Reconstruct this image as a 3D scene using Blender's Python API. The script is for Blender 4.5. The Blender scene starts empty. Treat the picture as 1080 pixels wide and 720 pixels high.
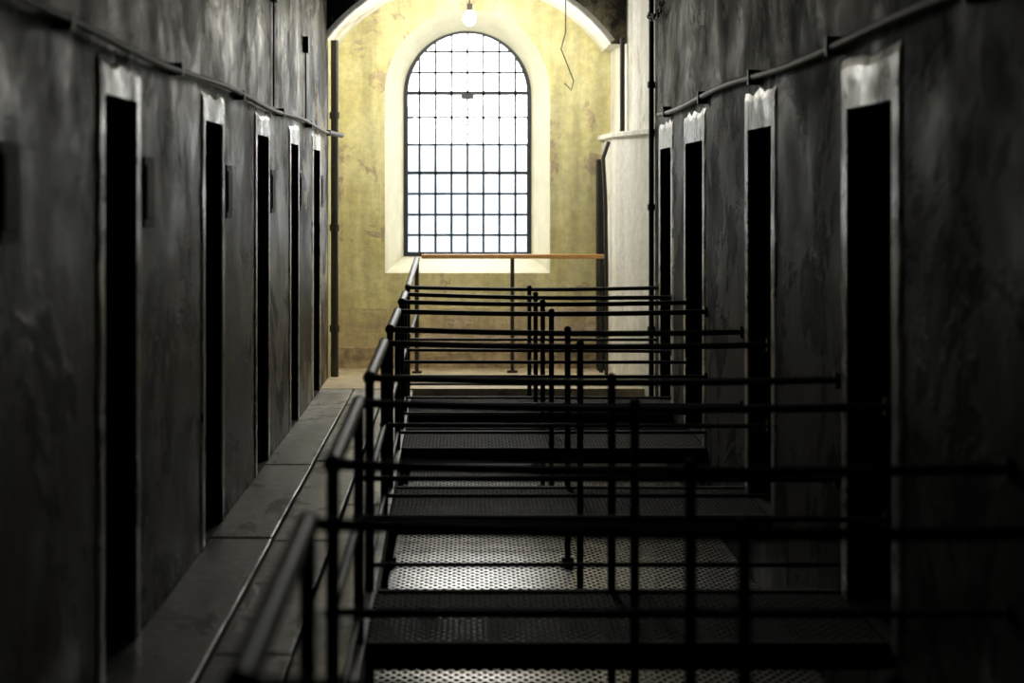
import bpy, bmesh, math, random
from mathutils import Vector, Matrix
random.seed(7)
S = bpy.context.scene
COL = S.collection

# ------------------------------------------------------------ mesh builder
class MB:
    def __init__(s): s.v=[]; s.f=[]; s.sm=[]
    def add(s, vs, fs, smooth=False):
        o=len(s.v); s.v+= [tuple(v) for v in vs]
        for f in fs: s.f.append([i+o for i in f]); s.sm.append(smooth)
    def quad(s,a,b,c,d): s.add([a,b,c,d],[(0,1,2,3)])
    def box(s,x0,x1,y0,y1,z0,z1):
        s.add([(x0,y0,z0),(x1,y0,z0),(x1,y1,z0),(x0,y1,z0),(x0,y0,z1),(x1,y0,z1),(x1,y1,z1),(x0,y1,z1)],
              [(0,3,2,1),(4,5,6,7),(0,1,5,4),(1,2,6,5),(2,3,7,6),(3,0,4,7)])
    def bar(s,p,q,w,h,up=(0,0,1)):
        p=Vector(p);q=Vector(q);d=(q-p).normalized();u=Vector(up)
        if abs(d.dot(u))>.98:u=Vector((1,0,0))
        r=d.cross(u).normalized()*w/2;u=r.cross(d).normalized()*h/2
        vs=[p-r-u,p+r-u,p+r+u,p-r+u,q-r-u,q+r-u,q+r+u,q-r+u]
        s.add(vs,[(0,1,2,3),(4,7,6,5),(0,4,5,1),(1,5,6,2),(2,6,7,3),(3,7,4,0)])
    def tube(s,pts,r,n=12,caps=True):
        pts=[Vector(p) for p in pts]
        vs=[];fs=[]
        prev=None
        for i,p in enumerate(pts):
            if i==0:d=pts[1]-pts[0]
            elif i==len(pts)-1:d=pts[-1]-pts[-2]
            else:d=(pts[i+1]-p).normalized()+(p-pts[i-1]).normalized()
            d.normalize()
            if prev is None:
                u=Vector((0,0,1)) if abs(d.z)<.9 else Vector((1,0,0))
                a=d.cross(u).normalized()
            else:
                a=(prev-d*prev.dot(d)).normalized()
            prev=a; b=d.cross(a)
            for k in range(n):
                t=2*math.pi*k/n
                vs.append(p+(a*math.cos(t)+b*math.sin(t))*r)
        for i in range(len(pts)-1):
            for k in range(n):
                k2=(k+1)%n
                fs.append((i*n+k,i*n+k2,(i+1)*n+k2,(i+1)*n+k))
        s.add(vs,fs,True)
        if caps:
            m=len(pts)-1
            s.add(vs[:n],[tuple(range(n))[::-1]]); s.add(vs[m*n:],[tuple(range(n))])
    def ball(s,c,r,n=12,m=8,sz=1):
        vs=[];fs=[]
        for i in range(m+1):
            ph=math.pi*i/m
            for k in range(n):
                t=2*math.pi*k/n
                vs.append((c[0]+r*math.sin(ph)*math.cos(t),c[1]+r*math.sin(ph)*math.sin(t),c[2]+r*sz*math.cos(ph)))
        for i in range(m):
            for k in range(n):
                k2=(k+1)%n
                fs.append((i*n+k,(i+1)*n+k,(i+1)*n+k2,i*n+k2))
        s.add(vs,fs,True)
    def obj(s,name,mat,parent=None,bevel=0):
        me=bpy.data.meshes.new(name); me.from_pydata(s.v,[],s.f)
        me.polygons.foreach_set('use_smooth',s.sm); me.update()
        o=bpy.data.objects.new(name,me); COL.objects.link(o)
        if mat: me.materials.append(mat)
        if parent: o.parent=parent
        if bevel:
            m=o.modifiers.new('bev','BEVEL'); m.width=bevel; m.segments=2; m.limit_method='ANGLE'
        return o
def empty(name,loc=(0,0,0)):
    e=bpy.data.objects.new(name,None); COL.objects.link(e); e.empty_display_size=.2
    return e

# ------------------------------------------------------------ materials
def newmat(name):
    m=bpy.data.materials.new(name); m.use_nodes=True
    nt=m.node_tree; nt.nodes.clear()
    out=nt.nodes.new('ShaderNodeOutputMaterial'); b=nt.nodes.new('ShaderNodeBsdfPrincipled')
    nt.links.new(b.outputs[0],out.inputs[0])
    return m,nt,b
def coords(nt,scale=(1,1,1)):
    tc=nt.nodes.new('ShaderNodeTexCoord'); mp=nt.nodes.new('ShaderNodeMapping')
    mp.inputs['Scale'].default_value=scale
    nt.links.new(tc.outputs['Object'],mp.inputs[0]); return mp.outputs[0]
def noise(nt,vec,scale,detail=5,rough=.6,dist=0):
    n=nt.nodes.new('ShaderNodeTexNoise'); n.inputs['Scale'].default_value=scale
    n.inputs['Detail'].default_value=detail; n.inputs['Roughness'].default_value=rough
    n.inputs['Distortion'].default_value=dist
    nt.links.new(vec,n.inputs['Vector']); return n.outputs['Fac']
def ramp(nt,fac,stops):
    r=nt.nodes.new('ShaderNodeValToRGB'); e=r.color_ramp.elements
    while len(e)<len(stops): e.new(.5)
    for el,(p,c) in zip(e,stops):
        el.position=p; el.color=(c[0],c[1],c[2],1) if len(c)==3 else c
    nt.links.new(fac,r.inputs[0]); return r.outputs[0]
def mix(nt,fac,a,b,mode='MIX'):
    m=nt.nodes.new('ShaderNodeMix'); m.data_type='RGBA'; m.blend_type=mode
    if isinstance(fac,(int,float)): m.inputs[0].default_value=fac
    else: nt.links.new(fac,m.inputs[0])
    for i,x in ((6,a),(7,b)):
        if isinstance(x,tuple): m.inputs[i].default_value=(x[0],x[1],x[2],1)
        else: nt.links.new(x,m.inputs[i])
    return m.outputs[2]
def bump(nt,b,h,strength,dist=.02):
    n=nt.nodes.new('ShaderNodeBump'); n.inputs['Strength'].default_value=strength
    n.inputs['Distance'].default_value=dist
    nt.links.new(h,n.inputs['Height']); nt.links.new(n.outputs[0],b.inputs['Normal'])
def plaster(name,c0,c1,c2,patch=(.5,.6),rough=.55,bs=.6,bd=.03,spec=.5,streak=(1,1,.6),sc=3.0,grime=.5,fine_amt=.5,dist=.25,band=(.40,.60),c3=None,low_shade=None):
    """blotchy base c0..c1, peeled areas c2, vertical dirt runs, optional tint c3, optional dark painted dado (height, colour)"""
    m,nt,b=newmat(name)
    v=coords(nt); vs=coords(nt,streak); vr=coords(nt,(1,1,.12))
    big=noise(nt,vs,sc,6,.68,dist); fine=noise(nt,v,sc*5,4,.7); pk=noise(nt,vs,sc*.6,7,.7,dist*2)
    run=noise(nt,vr,sc*2.2,4,.6,.1)
    c=ramp(nt,big,[(band[0],c0),(band[1],c1)])
    if c3:
        hue=noise(nt,vs,sc*.35,3,.6,.2)
        c=mix(nt,ramp(nt,hue,[(.45,(0,0,0)),(.58,(1,1,1))]),c,c3,'MULTIPLY')
    mask=ramp(nt,pk,[(patch[0],(0,0,0)),(patch[1],(1,1,1))])
    c=mix(nt,mask,c,c2)
    c=mix(nt,grime,c,ramp(nt,run,[(.38,(.25,.24,.22)),(.58,(1.0,1.0,1.0))]),'MULTIPLY')
    c=mix(nt,fine_amt,c,ramp(nt,fine,[(.38,(.35,.35,.35)),(.6,(1.0,1.0,1.0))]),'MULTIPLY')
    if low_shade:  # shade put into the colour: wall goes darker below the given height
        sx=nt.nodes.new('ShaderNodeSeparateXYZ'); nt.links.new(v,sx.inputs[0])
        lt=nt.nodes.new('ShaderNodeMapRange'); lt.inputs['From Min'].default_value=low_shade[0]+.04; lt.inputs['From Max'].default_value=low_shade[0]-.04
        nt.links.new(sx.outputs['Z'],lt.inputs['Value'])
        c=mix(nt,lt.outputs[0],c,mix(nt,1.0,c,low_shade[1],'MULTIPLY'))
    nt.links.new(c,b.inputs['Base Color'])
    rr=ramp(nt,big,[(.35,(rough-.15,)*3),(.65,(rough+.15,)*3)])
    nt.links.new(rr,b.inputs['Roughness'])
    # bare / grimy patches are matt, sound paint keeps a sheen
    sp=ramp(nt,pk,[(patch[0],(spec,)*3),(patch[1],(spec*.25,)*3)])
    nt.links.new(sp,b.inputs['Specular IOR Level'])
    h=mix(nt,.5,big,fine); h2=mix(nt,.3,h,mask)
    bump(nt,b,h2,bs,bd)
    return m
def simple(name,c,rough=.5,metal=0,var=.5,scale=20,bs=.2,bd=.003,spec=.5):
    m,nt,b=newmat(name); v=coords(nt); n=noise(nt,v,scale,4,.65)
    d=tuple(x*(1-var) for x in c)
    nt.links.new(ramp(nt,n,[(.35,d),(.65,c)]),b.inputs['Base Color'])
    b.inputs['Roughness'].default_value=rough; b.inputs['Metallic'].default_value=metal
    b.inputs['Specular IOR Level'].default_value=spec
    bump(nt,b,n,bs,bd); return m

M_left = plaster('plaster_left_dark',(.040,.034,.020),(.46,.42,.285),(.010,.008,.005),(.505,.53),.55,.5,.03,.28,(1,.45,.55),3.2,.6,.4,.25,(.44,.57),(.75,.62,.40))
M_right= plaster('plaster_right_dark',(.016,.013,.008),(.13,.115,.078),(.006,.005,.004),(.50,.53),.65,.5,.03,.10,(1,.45,.55),3.2,.5,.4,.25,(.44,.57),(.8,.65,.42),(2.2,(.42,.40,.36)))  # last argument paints shade over the lower wall
M_yel  = plaster('plaster_yellow',(.78,.71,.36),(.90,.85,.50),(.64,.53,.36),(.575,.60),.8,.5,.03,.2,(1,1,.8),2.6,.3,.25)
M_pale = plaster('plaster_pale',(.78,.76,.66),(.92,.91,.85),(.58,.53,.42),(.60,.65),.7,.6,.04,.4,(1,1,.6),2.5,.15,.2)
M_frame= plaster('painted_surround',(.50,.48,.42),(.90,.88,.82),(.08,.072,.055),(.55,.58),.40,.4,.015,.65,(1,.6,.8),5,.35,.4)
M_splay= simple('limewash_white',(.76,.73,.56),.8,0,.12,6,.3,.01)
M_brown= plaster('peeled_plaster',(.80,.72,.40),(.66,.53,.34),(.84,.68,.54),(.50,.53),.85,.6,.03,.2,(.5,1,1.3),3.4,.3,.3)
M_brick= simple('plinth_stone',(.66,.52,.32),.85,0,.6,9,.8,.02)
M_stone= plaster('flagstone',(.38,.365,.32),(.64,.62,.56),(.22,.205,.175),(.55,.60),.42,.4,.01,.45,(1,.4,1),3,.15,.5)
M_land = plaster('landing_stone',(.55,.45,.30),(.74,.62,.43),(.38,.30,.19),(.56,.63),.65,.4,.01,.4,(1,1,1),4,.1,.3)
M_rail = simple('black_painted_iron',(.018,.017,.016),.5,0,.4,30)
M_deck = simple('rusty_deck_iron',(.022,.019,.016),.75,0,.5,30,.2,.003,.2)
M_net  = simple('galvanised_netting',(.60,.59,.56),.30,1.0,.4,12)
M_win  = simple('window_iron',(.03,.035,.045),.5,0,.3,20)
M_pipe = simple('old_pipe_paint',(.03,.027,.022),.55,0,.5,12)
M_wood = simple('varnished_wood',(.7,.38,.13),.4,0,.3,14)
M_door = simple('cell_door_wood',(.02,.018,.015),.7,0,.5,8,.2,.003,.3)
M_void = simple('dark_masonry',(.025,.023,.02),.9,0,.5,3,.2,.003,.2)
M_bld  = simple('distant_building_render',(.38,.42,.455),.9,0,.25,.5)

XL,XR=-1.235,1.545
YB,YF=-3.0,20.3
ZB,ZT=-3.2,4.3
def edgeX(y): return -.36-.12*max(0,min(1,(y-3.4)/14.1))

# ------------------------------------------------------------ walls
def cells(u0,u1,v0,v1,holes):
    us=sorted({u0,u1,*[h[0] for h in holes],*[h[1] for h in holes]})
    vs=sorted({v0,v1,*[h[2] for h in holes],*[h[3] for h in holes]})
    for a,b in zip(us,us[1:]):
        for c,d in zip(vs,vs[1:]):
            mu,mv=(a+b)/2,(c+d)/2
            if any(h[0]<mu<h[1] and h[2]<mv<h[3] for h in holes): continue
            yield a,b,c,d
def sidewall(name,X,y0,y1,holes,out,mat):
    m=MB()
    for a,b,c,d in cells(y0,y1,ZB,ZT,holes):
        m.quad((X,a,c),(X,b,c),(X,b,d),(X,a,d))
    m.obj(name,mat)
Ldoors=[(2.3,3.0),(4.8,5.5),(7.34,8.05),(10.16,10.87),(12.67,13.39),(15.1,15.75),(17.3,18.05)]
Rdoors=[(1.6,2.5),(4.75,5.65),(7.86,8.79),(10.98,11.9),(14.2,15.3),(16.4,17.3)]
ZD=1.99
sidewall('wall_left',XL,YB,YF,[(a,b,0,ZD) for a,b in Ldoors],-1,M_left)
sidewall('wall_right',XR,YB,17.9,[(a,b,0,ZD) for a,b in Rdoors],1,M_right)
n=0
for X,ds,s in ((XL,Ldoors,-1),(XR,Rdoors,1)):
    for a,b in ds:
        n+=1
        e=empty('door_%d'%n)
        m=MB(); t=s*.45; c,d=0,ZD
        m.quad((X,a,c),(X+t,a,c),(X+t,a,d),(X,a,d)); m.quad((X,b,c),(X+t,b,c),(X+t,b,d),(X,b,d))
        m.quad((X,a,c),(X,b,c),(X+t,b,c),(X+t,a,c)); m.quad((X,a,d),(X,b,d),(X+t,b,d),(X+t,a,d))
        m.obj('reveal',M_void,e)
        m=MB(); x0=X+s*.34; k=5; w=(b-a)/k
        for i in range(k):
            m.box(min(x0,x0+s*.05),max(x0,x0+s*.05),a+i*w+.004,a+(i+1)*w-.004,.01,ZD-.01)
        m.obj('leaf_planks',M_door,e,.004)
        m=MB()
        for z in (.35,1.0,1.65): m.box(min(x0,x0-s*.012),max(x0,x0-s*.012),a+.03,b-.03,z-.035,z+.035)
        m.box(min(x0,x0-s*.05),max(x0,x0-s*.05),a+.08,a+.16,.98,1.1)
        m.obj('strap_hinges_and_lock',M_rail,e)
        m=MB(); x1=X+s*.44; m.quad((x1,a-.05,-.05),(x1,b+.05,-.05),(x1,b+.05,ZD+.05),(x1,a-.05,ZD+.05)); m.obj('backing',M_void,e)
        # worn plaster surround: irregular outer edge, low relief
        m=MB(); pr=.009; fw=.115 if s<0 else .15
        hh=.13 if s<0 else .2
        xf=X-s*pr
        ring_in=[(a,0),(a,ZD),(b,ZD),(b,0)]
        def seg(p,q,k): return [(p[0]+(q[0]-p[0])*i/k,p[1]+(q[1]-p[1])*i/k) for i in range(k)]
        inn=seg(ring_in[0],ring_in[1],22)+seg(ring_in[1],ring_in[2],8)+seg(ring_in[2],ring_in[3],22)+[ring_in[3]]
        ro=[(a-fw,0),(a-fw,ZD+hh),(b+fw,ZD+hh),(b+fw,0)]
        out=seg(ro[0],ro[1],22)+seg(ro[1],ro[2],8)+seg(ro[2],ro[3],22)+[ro[3]]
        out=[(y+random.uniform(-.02,.02),z+(random.uniform(-.02,.02) if z>.05 else 0)) for y,z in out]
        for i in range(len(inn)-1):
            p,q,r,u=inn[i],inn[i+1],out[i+1],out[i]
            mp=lambda A,B,t:(A[0]*(1-t)+B[0]*t,A[1]*(1-t)+B[1]*t)
            m1,m2=mp(p,u,.8),mp(q,r,.8)
            m.quad((X+s*.03,p[0],p[1]),(X+s*.03,q[0],q[1]),(xf,q[0],q[1]),(xf,p[0],p[1]))
            m.quad((xf,p[0],p[1]),(xf,q[0],q[1]),(xf,m2[0],m2[1]),(xf,m1[0],m1[1]))
            m.quad((xf,m1[0],m1[1]),(xf,m2[0],m2[1]),(X,r[0],r[1]),(X,u[0],u[1]))
        m.obj('surround',M_frame,e)

for a,b in Ldoors:
    m=MB(); m.box(XL,XL+.008,b+.2,b+.45,1.52,1.79); m.box(XL+.008,XL+.014,b+.23,b+.42,1.55,1.76)
    m.obj('spyhole_plate',M_door,None,.003)

# right end pier (splayed) + ledge
m=MB()
zl=2.15
low=[(1.545,17.9),(1.30,19.1),(1.255,20.3)]
up=[(1.545,17.9),(1.40,19.1),(1.34,20.3)]
for L,z0,z1 in ((low,ZB,zl),(up,zl,ZT)):
    for p,q in zip(L,L[1:]):
        m.quad((p[0],p[1],z0),(q[0],q[1],z0),(q[0],q[1],z1),(p[0],p[1],z1))
m.quad((1.545,17.9,zl),(1.30,19.1,zl),(1.40,19.1,zl),(1.55,17.9,zl))
m.quad((1.30,19.1,zl),(1.255,20.3,zl),(1.34,20.3,zl),(1.40,19.1,zl))
m.obj('wall_right_pier',M_pale)
m=MB()
m.bar((1.53,17.9,zl),(1.30,19.1,zl),.07,.045); m.bar((1.30,19.1,zl),(1.25,20.28,zl),.07,.045)
m.obj('trim_1',M_pale,None,.008)

m=MB(); m.quad((XL+.006,19.15,0),(XL+.006,20.3,0),(XL+.006,20.3,3.2),(XL+.006,19.15,3.2)); m.obj('wall_left_bay',M_yel)

# far wall with arched opening
WR,WZ0,WZC=.772,.89,2.576
def arch(r,zc,n=32): return [(-r*math.cos(math.pi*i/n),zc+r*math.sin(math.pi*i/n)) for i in range(n+1)]
m=MB(); Y=YF
def q(x0,x1,z0,z1): m.quad((x0,Y,z0),(x1,Y,z0),(x1,Y,z1),(x0,Y,z1))
q(-1.7,-WR,.55,ZT); q(WR,1.7,.55,ZT); q(-WR,WR,.55,WZ0)
A=arch(WR,WZC)
for p,r in zip(A,A[1:]): m.quad((p[0],Y,p[1]),(r[0],Y,r[1]),(r[0],Y,ZT),(p[0],Y,ZT))
m.obj('wall_far',M_yel)
m=MB(); m.box(-1.7,1.7,YF-.006,YF+.05,.2,.56); m.obj('wall_far_dado',M_brown)
m=MB(); m.box(-1.7,1.7,YF-.035,YF+.05,-.3,.2); m.obj('baseboard_far',M_brick,None,.01)
m=MB(); m.box(-1.7,1.7,YF,YF+.1,ZB,-.3); m.obj('wall_far_lower',M_void)
WY=20.75; wr,wz0=.612,1.03
e=empty('window_1')
m=MB()
outer=[(-WR,WZ0)]+A+[(WR,WZ0)]
B=arch(wr,WZC); inner=[(-wr,wz0)]+B+[(wr,wz0)]
for i in range(len(outer)-1):
    a,b,c,d=outer[i],outer[i+1],inner[i+1],inner[i]
    m.quad((a[0],YF,a[1]),(b[0],YF,b[1]),(c[0],WY,c[1]),(d[0],WY,d[1]))
    m.quad((d[0],WY,d[1]),(c[0],WY,c[1]),(c[0],WY+.25,c[1]),(d[0],WY+.25,d[1]))
m.quad((-WR,YF,WZ0),(WR,YF,WZ0),(wr,WY,wz0),(-wr,WY,wz0))
m.quad((-wr,WY,wz0),(wr,WY,wz0),(wr,WY+.25,wz0),(-wr,WY+.25,wz0))
m.obj('splayed_reveal',M_splay,e)
m=MB(); pts=[(x*.97,WY+.03,z) for x,z in inner]
for i in range(len(pts)-1): m.bar(pts[i],pts[i+1],.05,.045,(0,1,0))
m.bar((-wr,WY+.03,wz0+.02),(wr,WY+.03,wz0+.02),.06,.05)
m.obj('frame',M_win,e)
m=MB()
for i in range(1,8):
    x=-wr+2*wr*i/8; m.bar((x,WY+.03,wz0),(x,WY+.03,WZC+math.sqrt(wr*wr-x*x)),.022,.022,(0,1,0))
for z in (2.99,2.79,2.594,2.36,2.10,1.83,1.63,1.43,1.235):
    hw=wr if z<WZC else math.sqrt(max(0,wr*wr-(z-WZC)**2))
    t=.04 if z==2.594 else (.03 if z==1.83 else .021)
    m.bar((-hw,WY+.03,z),(hw,WY+.03,z),.022,t)
m.obj('glazing_bars',M_win,e)
m=MB(); m.bar((-.06,WY+.0,2.56),(.06,WY+.0,2.56),.03,.05); m.obj('latch',M_win,e)

# arch in front of the end bay
zs,cz,R=2.96,2.045,1.555
AY=19.1
m=MB(); N=40; th=math.asin(1.26/R)
pts=[(R*math.sin(-th+2*th*i/N),cz+R*math.cos(-th+2*th*i/N)) for i in range(N+1)]
ms=MB()
for p,r in zip(pts,pts[1:]):
    m.quad((p[0],AY,p[1]),(r[0],AY,r[1]),(r[0],AY,ZT),(p[0],AY,ZT))
    ms.quad((p[0],AY,p[1]),(r[0],AY,r[1]),(r[0],YF,r[1]),(p[0],YF,p[1]))
m.quad((1.26,AY,zs-.01),(1.6,AY,zs-.01),(1.6,AY,ZT),(1.26,AY,ZT))
m.obj('arch_spandrel',M_left)
ms.quad((1.26,AY,zs),(1.6,AY,zs),(1.6,YF,zs),(1.26,YF,zs))
ms.obj('arch_soffit',M_pale)
m=MB()
for p,r in zip(pts,pts[1:]):
    m.bar((p[0]*1.015,AY-.01,p[1]+.02),(r[0]*1.015,AY-.01,r[1]+.02),.04,.04,(0,1,0))
m.obj('trim_2',M_pale)

# back wall, floor below, ceiling with added skylights
m=MB(); m.quad((-1.8,YB,ZB),(1.8,YB,ZB),(1.8,YB,ZT),(-1.8,YB,ZT)); m.obj('wall_back',M_void)
m=MB(); m.box(-1.8,1.8,YB,YF,ZB-.1,ZB); m.obj('floor_lower',M_void)
sky=[(.25,.65,8.8,9.3),(-.5,.5,17.75,18.5)]  # skylights added as extra light for the side walls and end bay
m=MB()
for a,b,c,d in cells(-1.8,1.8,YB,YF,sky):
    m.quad((a,c,ZT),(b,c,ZT),(b,d,ZT),(a,d,ZT))
for a,b,c,d in sky:
    for p,r in (((a,c),(b,c)),((b,c),(b,d)),((b,d),(a,d)),((a,d),(a,c))):
        m.quad((p[0],p[1],ZT),(r[0],r[1],ZT),(r[0],r[1],ZT+.3),(p[0],p[1],ZT+.3))
m.obj('ceiling',M_void)
for i,(a,b,c,d) in enumerate(sky):  # glazing bars of the added skylights
    m=MB()
    for k in range(1,3): m.bar(((a+(b-a)*k/3),c,ZT+.28),((a+(b-a)*k/3),d,ZT+.28),.02,.03)
    for k in range(1,3): m.bar((a,c+(d-c)*k/3,ZT+.28),(b,c+(d-c)*k/3,ZT+.28),.02,.03)
    m.obj('window_%d'%(i+2),M_win)

# ------------------------------------------------------------ walkway flags
m=MB()
def prism(x0a,x1a,x0b,x1b,y0,y1,z0,z1):
    m.add([(x0a,y0,z0),(x1a,y0,z0),(x1b,y1,z0),(x0b,y1,z0),(x0a,y0,z1),(x1a,y0,z1),(x1b,y1,z1),(x0b,y1,z1)],
          [(0,3,2,1),(4,5,6,7),(0,1,5,4),(1,2,6,5),(2,3,7,6),(3,0,4,7)])
g=.007
lanes=[(0,.36),(.36,.70),(.70,1)]
for li,(f0,f1) in enumerate(lanes):
    y=YB
    while y<18.2:
        L=random.uniform(1.1,2.2); y1=min(y+L,18.2)
        if 18.2-y1<.3:y1=18.2
        w0=edgeX(y)+.03-XL; w1=edgeX(y1)+.03-XL
        z=random.uniform(-.012,.0)
        prism(XL+w0*f0+g*(li>0),XL+w0*f1-g,XL+w1*f0+g*(li>0),XL+w1*f1-g,y+g,y1-g,-.12,z)
        y=y1
m.obj('floor',M_stone,None,.006)
m=MB()
prism(XL,edgeX(YB),XL,edgeX(18.2),YB,18.2,-.30,-.121)
m.obj('walkway_slab_support',M_void)
m=MB(); m.box(XL,1.55,18.2,YF,-.30,0); m.obj('floor_landing',M_land)

# ------------------------------------------------------------ netting
def lattice(mb,x0f,x1,y0,y1,z,a,b,w,h):
    for s in (1,-1):
        vals=[x/a+s*y/b for x in (x0f,x1) for y in (y0,y1)]
        for k in range(math.ceil(min(vals)),math.floor(max(vals))+1):
            xa,xb=x0f,x1
            ya,yb=s*b*(k-xa/a),s*b*(k-xb/a)
            t0,t1=0,1; ok=True
            for lim,sg in ((y0,1),(y1,-1)):
                fa=(ya-lim)*sg; fb=(yb-lim)*sg
                if fa<0 and fb<0: ok=False;break
                if fa<0:t0=max(t0,fa/(fa-fb))
                elif fb<0:t1=min(t1,fa/(fa-fb))
            if not ok or t1<t0+1e-4: continue
            P=lambda t:(xa+(xb-xa)*t,ya+(yb-ya)*t,z+(0.001*s))
            mb.bar(P(t0),P(t1),w,h)
m=MB()
lattice(m,-.42,XR-.01,4.0,18.2,-.45,.050,.095,.014,.003)
net=empty('safety_netting')
m.obj('mesh',M_net,net)
m=MB()
for x in (-.41,1.52): m.bar((x,4.0,-.47),(x,18.2,-.47),.04,.04)
for y in (4.0,6.9,10.1,13.1,15.8): m.bar((-.41,y,-.475),(1.52,y,-.475),.03,.03)
m.obj('frame',M_rail,net)

# ------------------------------------------------------------ bridges
bridges=[(-.6,.6),(2.3,3.42),(5.08,6.18),(7.97,9.05),(11.1,12.2),(14.0,15.2),(16.35,17.5)]
ZR,ZM=.88,.46
def crossrail(y,e,tag):
    x0=edgeX(y); m=MB(); n=8
    dz=random.uniform(-.025,.0)
    top=[(x0+(XR-x0)*i/n, y, ZR+dz*i/n-.015*math.sin(math.pi*i/n)) for i in range(n+1)]
    m.tube(top,.016)
    mid=[(p[0],p[1],ZM+dz*i/n*.5) for i,p in enumerate(top)]
    m.tube(mid,.012)
    m.tube([(x0,y,.1),(XR,y,.1)],.010,8)
    xm=.5+.012*(17.5-y)
    for x,r in ((x0,.019),(xm,.017)):
        m.tube([(x,y,-.44),(x,y,ZR+.005)],r)
        m.ball((x,y,ZR),r*1.2); m.ball((x,y,ZM),r*1.3)
        m.tube([(x,y,-.44),(x,y,-.40)],.035)
    m.tube([(XR-.015,y,ZR+dz),(XR,y,ZR+dz)],.035); m.tube([(XR-.015,y,ZM+dz*.5),(XR,y,ZM+dz*.5)],.03)
    m.obj('railing_'+tag,M_rail,e)
for (a,b) in bridges:
    e=empty('footbridge')
    crossrail(a,e,'near'); crossrail(b,e,'far')
    x0=edgeX((a+b)/2)+.03
    m=MB(); lattice(m,x0,XR,a+.03,b-.03,-.012,.046,.08,.018,.005); m.obj('expanded_metal_deck',M_deck,e)
    m=MB()
    for y in (a+.02,b-.02): m.bar((x0,y,-.05),(XR,y,-.05),.04,.10)
    for k in range(1,4):
        x=x0+(XR-x0)*k/4; m.bar((x,a,-.06),(x,b,-.06),.03,.06)
    m.obj('deck_frame',M_deck,e)
for (a,b),(c,d) in zip(bridges,bridges[1:]):
    m=MB(); y0,y1=b,c
    p=lambda y,z:(edgeX(y),y,z)
    m.tube([p(y0,ZR),p(y1,ZR)],.026,16); m.tube([p(y0,ZM),p(y1,ZM)],.016)
    m.ball(p(y0,ZR),.029); m.ball(p(y1,ZR),.029)
    m.tube([p(y0,.1),p(y1,.1)],.012)
    m.obj('walkway_railing',M_rail)
m=MB()
m.tube([(edgeX(17.5),17.5,ZR),(-.47,19.0,.98),(-.46,19.74,1.035)],.026,16)
m.tube([(edgeX(17.5),17.5,ZM),(-.46,19.74,.55)],.015)
m.tube([(-.46,19.74,0),(-.46,19.74,1.03)],.02); m.tube([(-.46,19.74,0),(-.46,19.74,.02)],.045)
m.obj('walkway_railing',M_rail)
e=empty('landing_barrier')
m=MB(); m.bar((-.42,19.8,1.06),(1.25,19.8,1.06),.07,.04); m.obj('timber_handrail',M_wood,e,.008)
m=MB(); m.tube([(.41,19.8,0),(.41,19.8,1.05)],.018); m.tube([(.41,19.8,0),(.41,19.8,.02)],.05)
m.tube([(1.22,19.8,0),(1.22,19.8,1.05)],.018)
m.obj('posts',M_rail,e)

# ------------------------------------------------------------ pipes
m=MB(); pts=[(XL+.04,y,2.165+.012*math.sin(y*1.3)) for y in [YB+.1+i*.5 for i in range(44)]]
m.tube(pts,.014)
for y in [1.5+i*2.5 for i in range(8)]: m.box(XL+.001,XL+.055,y-.02,y+.02,2.14,2.19)
m.tube([(XL+.04,18.6,2.16),(XL+.12,19.25,2.15)],.022)
m.obj('conduit_pipe_left',M_pipe)
m=MB(); m.tube([(XL+.05,19.35,0),(XL+.05,19.35,3.0)],.035)
for z in (.4,1.3,2.3): m.tube([(XL+.05,19.35,z),(XL+.05,19.35,z+.06)],.045)
m.obj('drainpipe_left',M_pipe)
m=MB(); pts=[(XR-.035,y,2.26+.015*math.sin(y*1.1)) for y in [YB+.1+i*.5 for i in range(41)]]
m.tube(pts,.018)
for y in [1.5+i*2.5 for i in range(7)]: m.box(XR-.06,XR-.001,y-.02,y+.02,2.22,2.30)
m.obj('conduit_pipe_right',M_pipe)
m=MB(); m.tube([(XR-.04,17.75,-.2),(XR-.04,17.75,4.25)],.022)
for z in (.5,1.5,2.5,3.3): m.tube([(XR-.04,17.75,z),(XR-.04,17.75,z+.05)],.033)
m.obj('drainpipe_right',M_pipe)
m=MB(); m.tube([(1.27,19.5,2.1),(1.22,19.5,1.95),(1.24,19.5,1.6),(1.25,19.5,.9),(1.25,19.5,0)],.018)
m.obj('service_pipe_right',M_pipe)
m=MB(); m.tube([(1.36,19.05,2.17),(1.36,19.05,3.0)],.022); m.obj('service_pipe_right',M_pipe)
m=MB(); m.box(1.2,1.25,19.98,20.26,0,1.95); m.obj('cupboard_door_narrow',M_door,None,.006)
m=MB(); c=[(.86,19.0,3.45),(.86,19.0,3.05),(.82,19.0,2.9),(.88,19.0,2.75),(.93,19.0,2.62),(.91,19.0,2.54),(.85,19.0,2.6)]
m.tube(c,.006,6); m.obj('hanging_cable',M_pipe)
m=MB()
P0=Vector((1.44,17.2,3.05));P1=Vector((1.5,16.3,3.25))
for i in range(14):
    t=i/13; c=P0.lerp(P1,t)-Vector((0,0,.12*math.sin(math.pi*t)))
    a=Vector((1,0,0)) if i%2 else Vector((0,0,1))
    dv=(P1-P0).normalized()
    ring=[c+dv*.045*math.cos(k*math.pi/4)+a*.025*math.sin(k*math.pi/4) for k in range(9)]
    m.tube(ring,.007,6,False)
m.obj('hanging_chain',M_pipe)
for y,z in ((13.6,2.85),(16.3,2.7)):
    m=MB(); m.box(XL+.001,XL+.04,y,y+.12,z,z+.12); m.tube([(XL+.015,y+.06,2.19),(XL+.015,y+.06,z)],.006,8); m.obj('junction_box',M_pipe,None)

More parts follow.
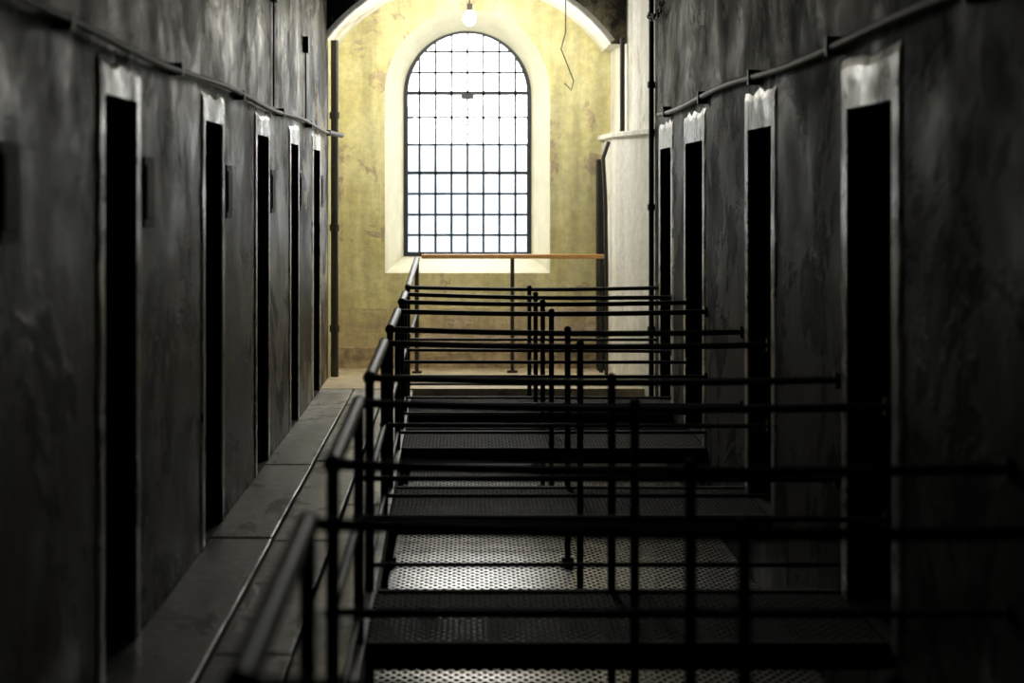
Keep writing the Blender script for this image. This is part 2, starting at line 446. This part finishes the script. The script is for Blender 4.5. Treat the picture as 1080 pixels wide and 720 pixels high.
# ------------------------------------------------------------ lamp
e=empty('pendant_lamp')
m=MB(); m.tube([(0.02,19.5,3.30),(0.02,19.5,3.59)],.006,8); m.tube([(.02,19.5,3.27),(.02,19.5,3.34)],.025); m.obj('cord_and_holder',M_pipe,e)
mb_,nt,b=newmat('bulb_glow'); b.inputs['Emission Color'].default_value=(1,.95,.85,1); b.inputs['Emission Strength'].default_value=60
m=MB(); m.ball((.02,19.5,3.21),.058,16,12,1.2); m.obj('bulb',mb_,e)
L=bpy.data.lights.new('bulb_light','POINT'); L.energy=62; L.color=(1,.96,.86); L.shadow_soft_size=.05
lo=bpy.data.objects.new('bulb_light',L); lo.location=(.02,19.2,2.95); COL.objects.link(lo); lo.parent=e

# ------------------------------------------------------------ outside
m=MB()
m.box(-12,-1.2,40,48,-6,3.4); m.box(-1.2,2,44,50,-6,2.6); m.box(2,12,38,46,-6,1.9); m.box(-3.2,-2.6,40,41,3.4,4.4)
m.obj('distant_building',M_bld)
m=MB(); m.quad((-60,21.2,-6),(60,21.2,-6),(60,120,-6),(-60,120,-6)); m.obj('ground_outside',M_bld)

W=bpy.data.worlds.new('overcast_sky'); S.world=W; W.use_nodes=True
bg=W.node_tree.nodes['Background']; bg.inputs[0].default_value=(.97,.985,1,1); bg.inputs[1].default_value=9.5

def portal(loc,rot,sx,sy,name):
    l=bpy.data.lights.new(name,'AREA'); l.shape='RECTANGLE'; l.size=sx; l.size_y=sy; l.cycles.is_portal=True
    o=bpy.data.objects.new(name,l); o.location=loc; o.rotation_euler=rot; COL.objects.link(o)
portal((0,21.02,2.11),(math.radians(-90),0,0),1.3,2.2,'daylight_portal')
for a,b,c,d in sky: portal(((a+b)/2,(c+d)/2,ZT+.31),(0,0,0),b-a,d-c,'daylight_portal')

# ------------------------------------------------------------ camera
cam=bpy.data.cameras.new('camera'); co=bpy.data.objects.new('camera',cam); COL.objects.link(co)
co.location=(0,0,1.66); co.rotation_euler=(math.radians(90),0,0)
cam.sensor_width=36; cam.lens=76.27; cam.shift_x=(540-493)/1080; cam.shift_y=-(360-201)/1080
cam.clip_end=300
cam.dof.use_dof=True; cam.dof.focus_distance=15; cam.dof.aperture_fstop=2.2
S.camera=co
S.view_settings.view_transform='Standard'
try: S.view_settings.look='None'
except: pass
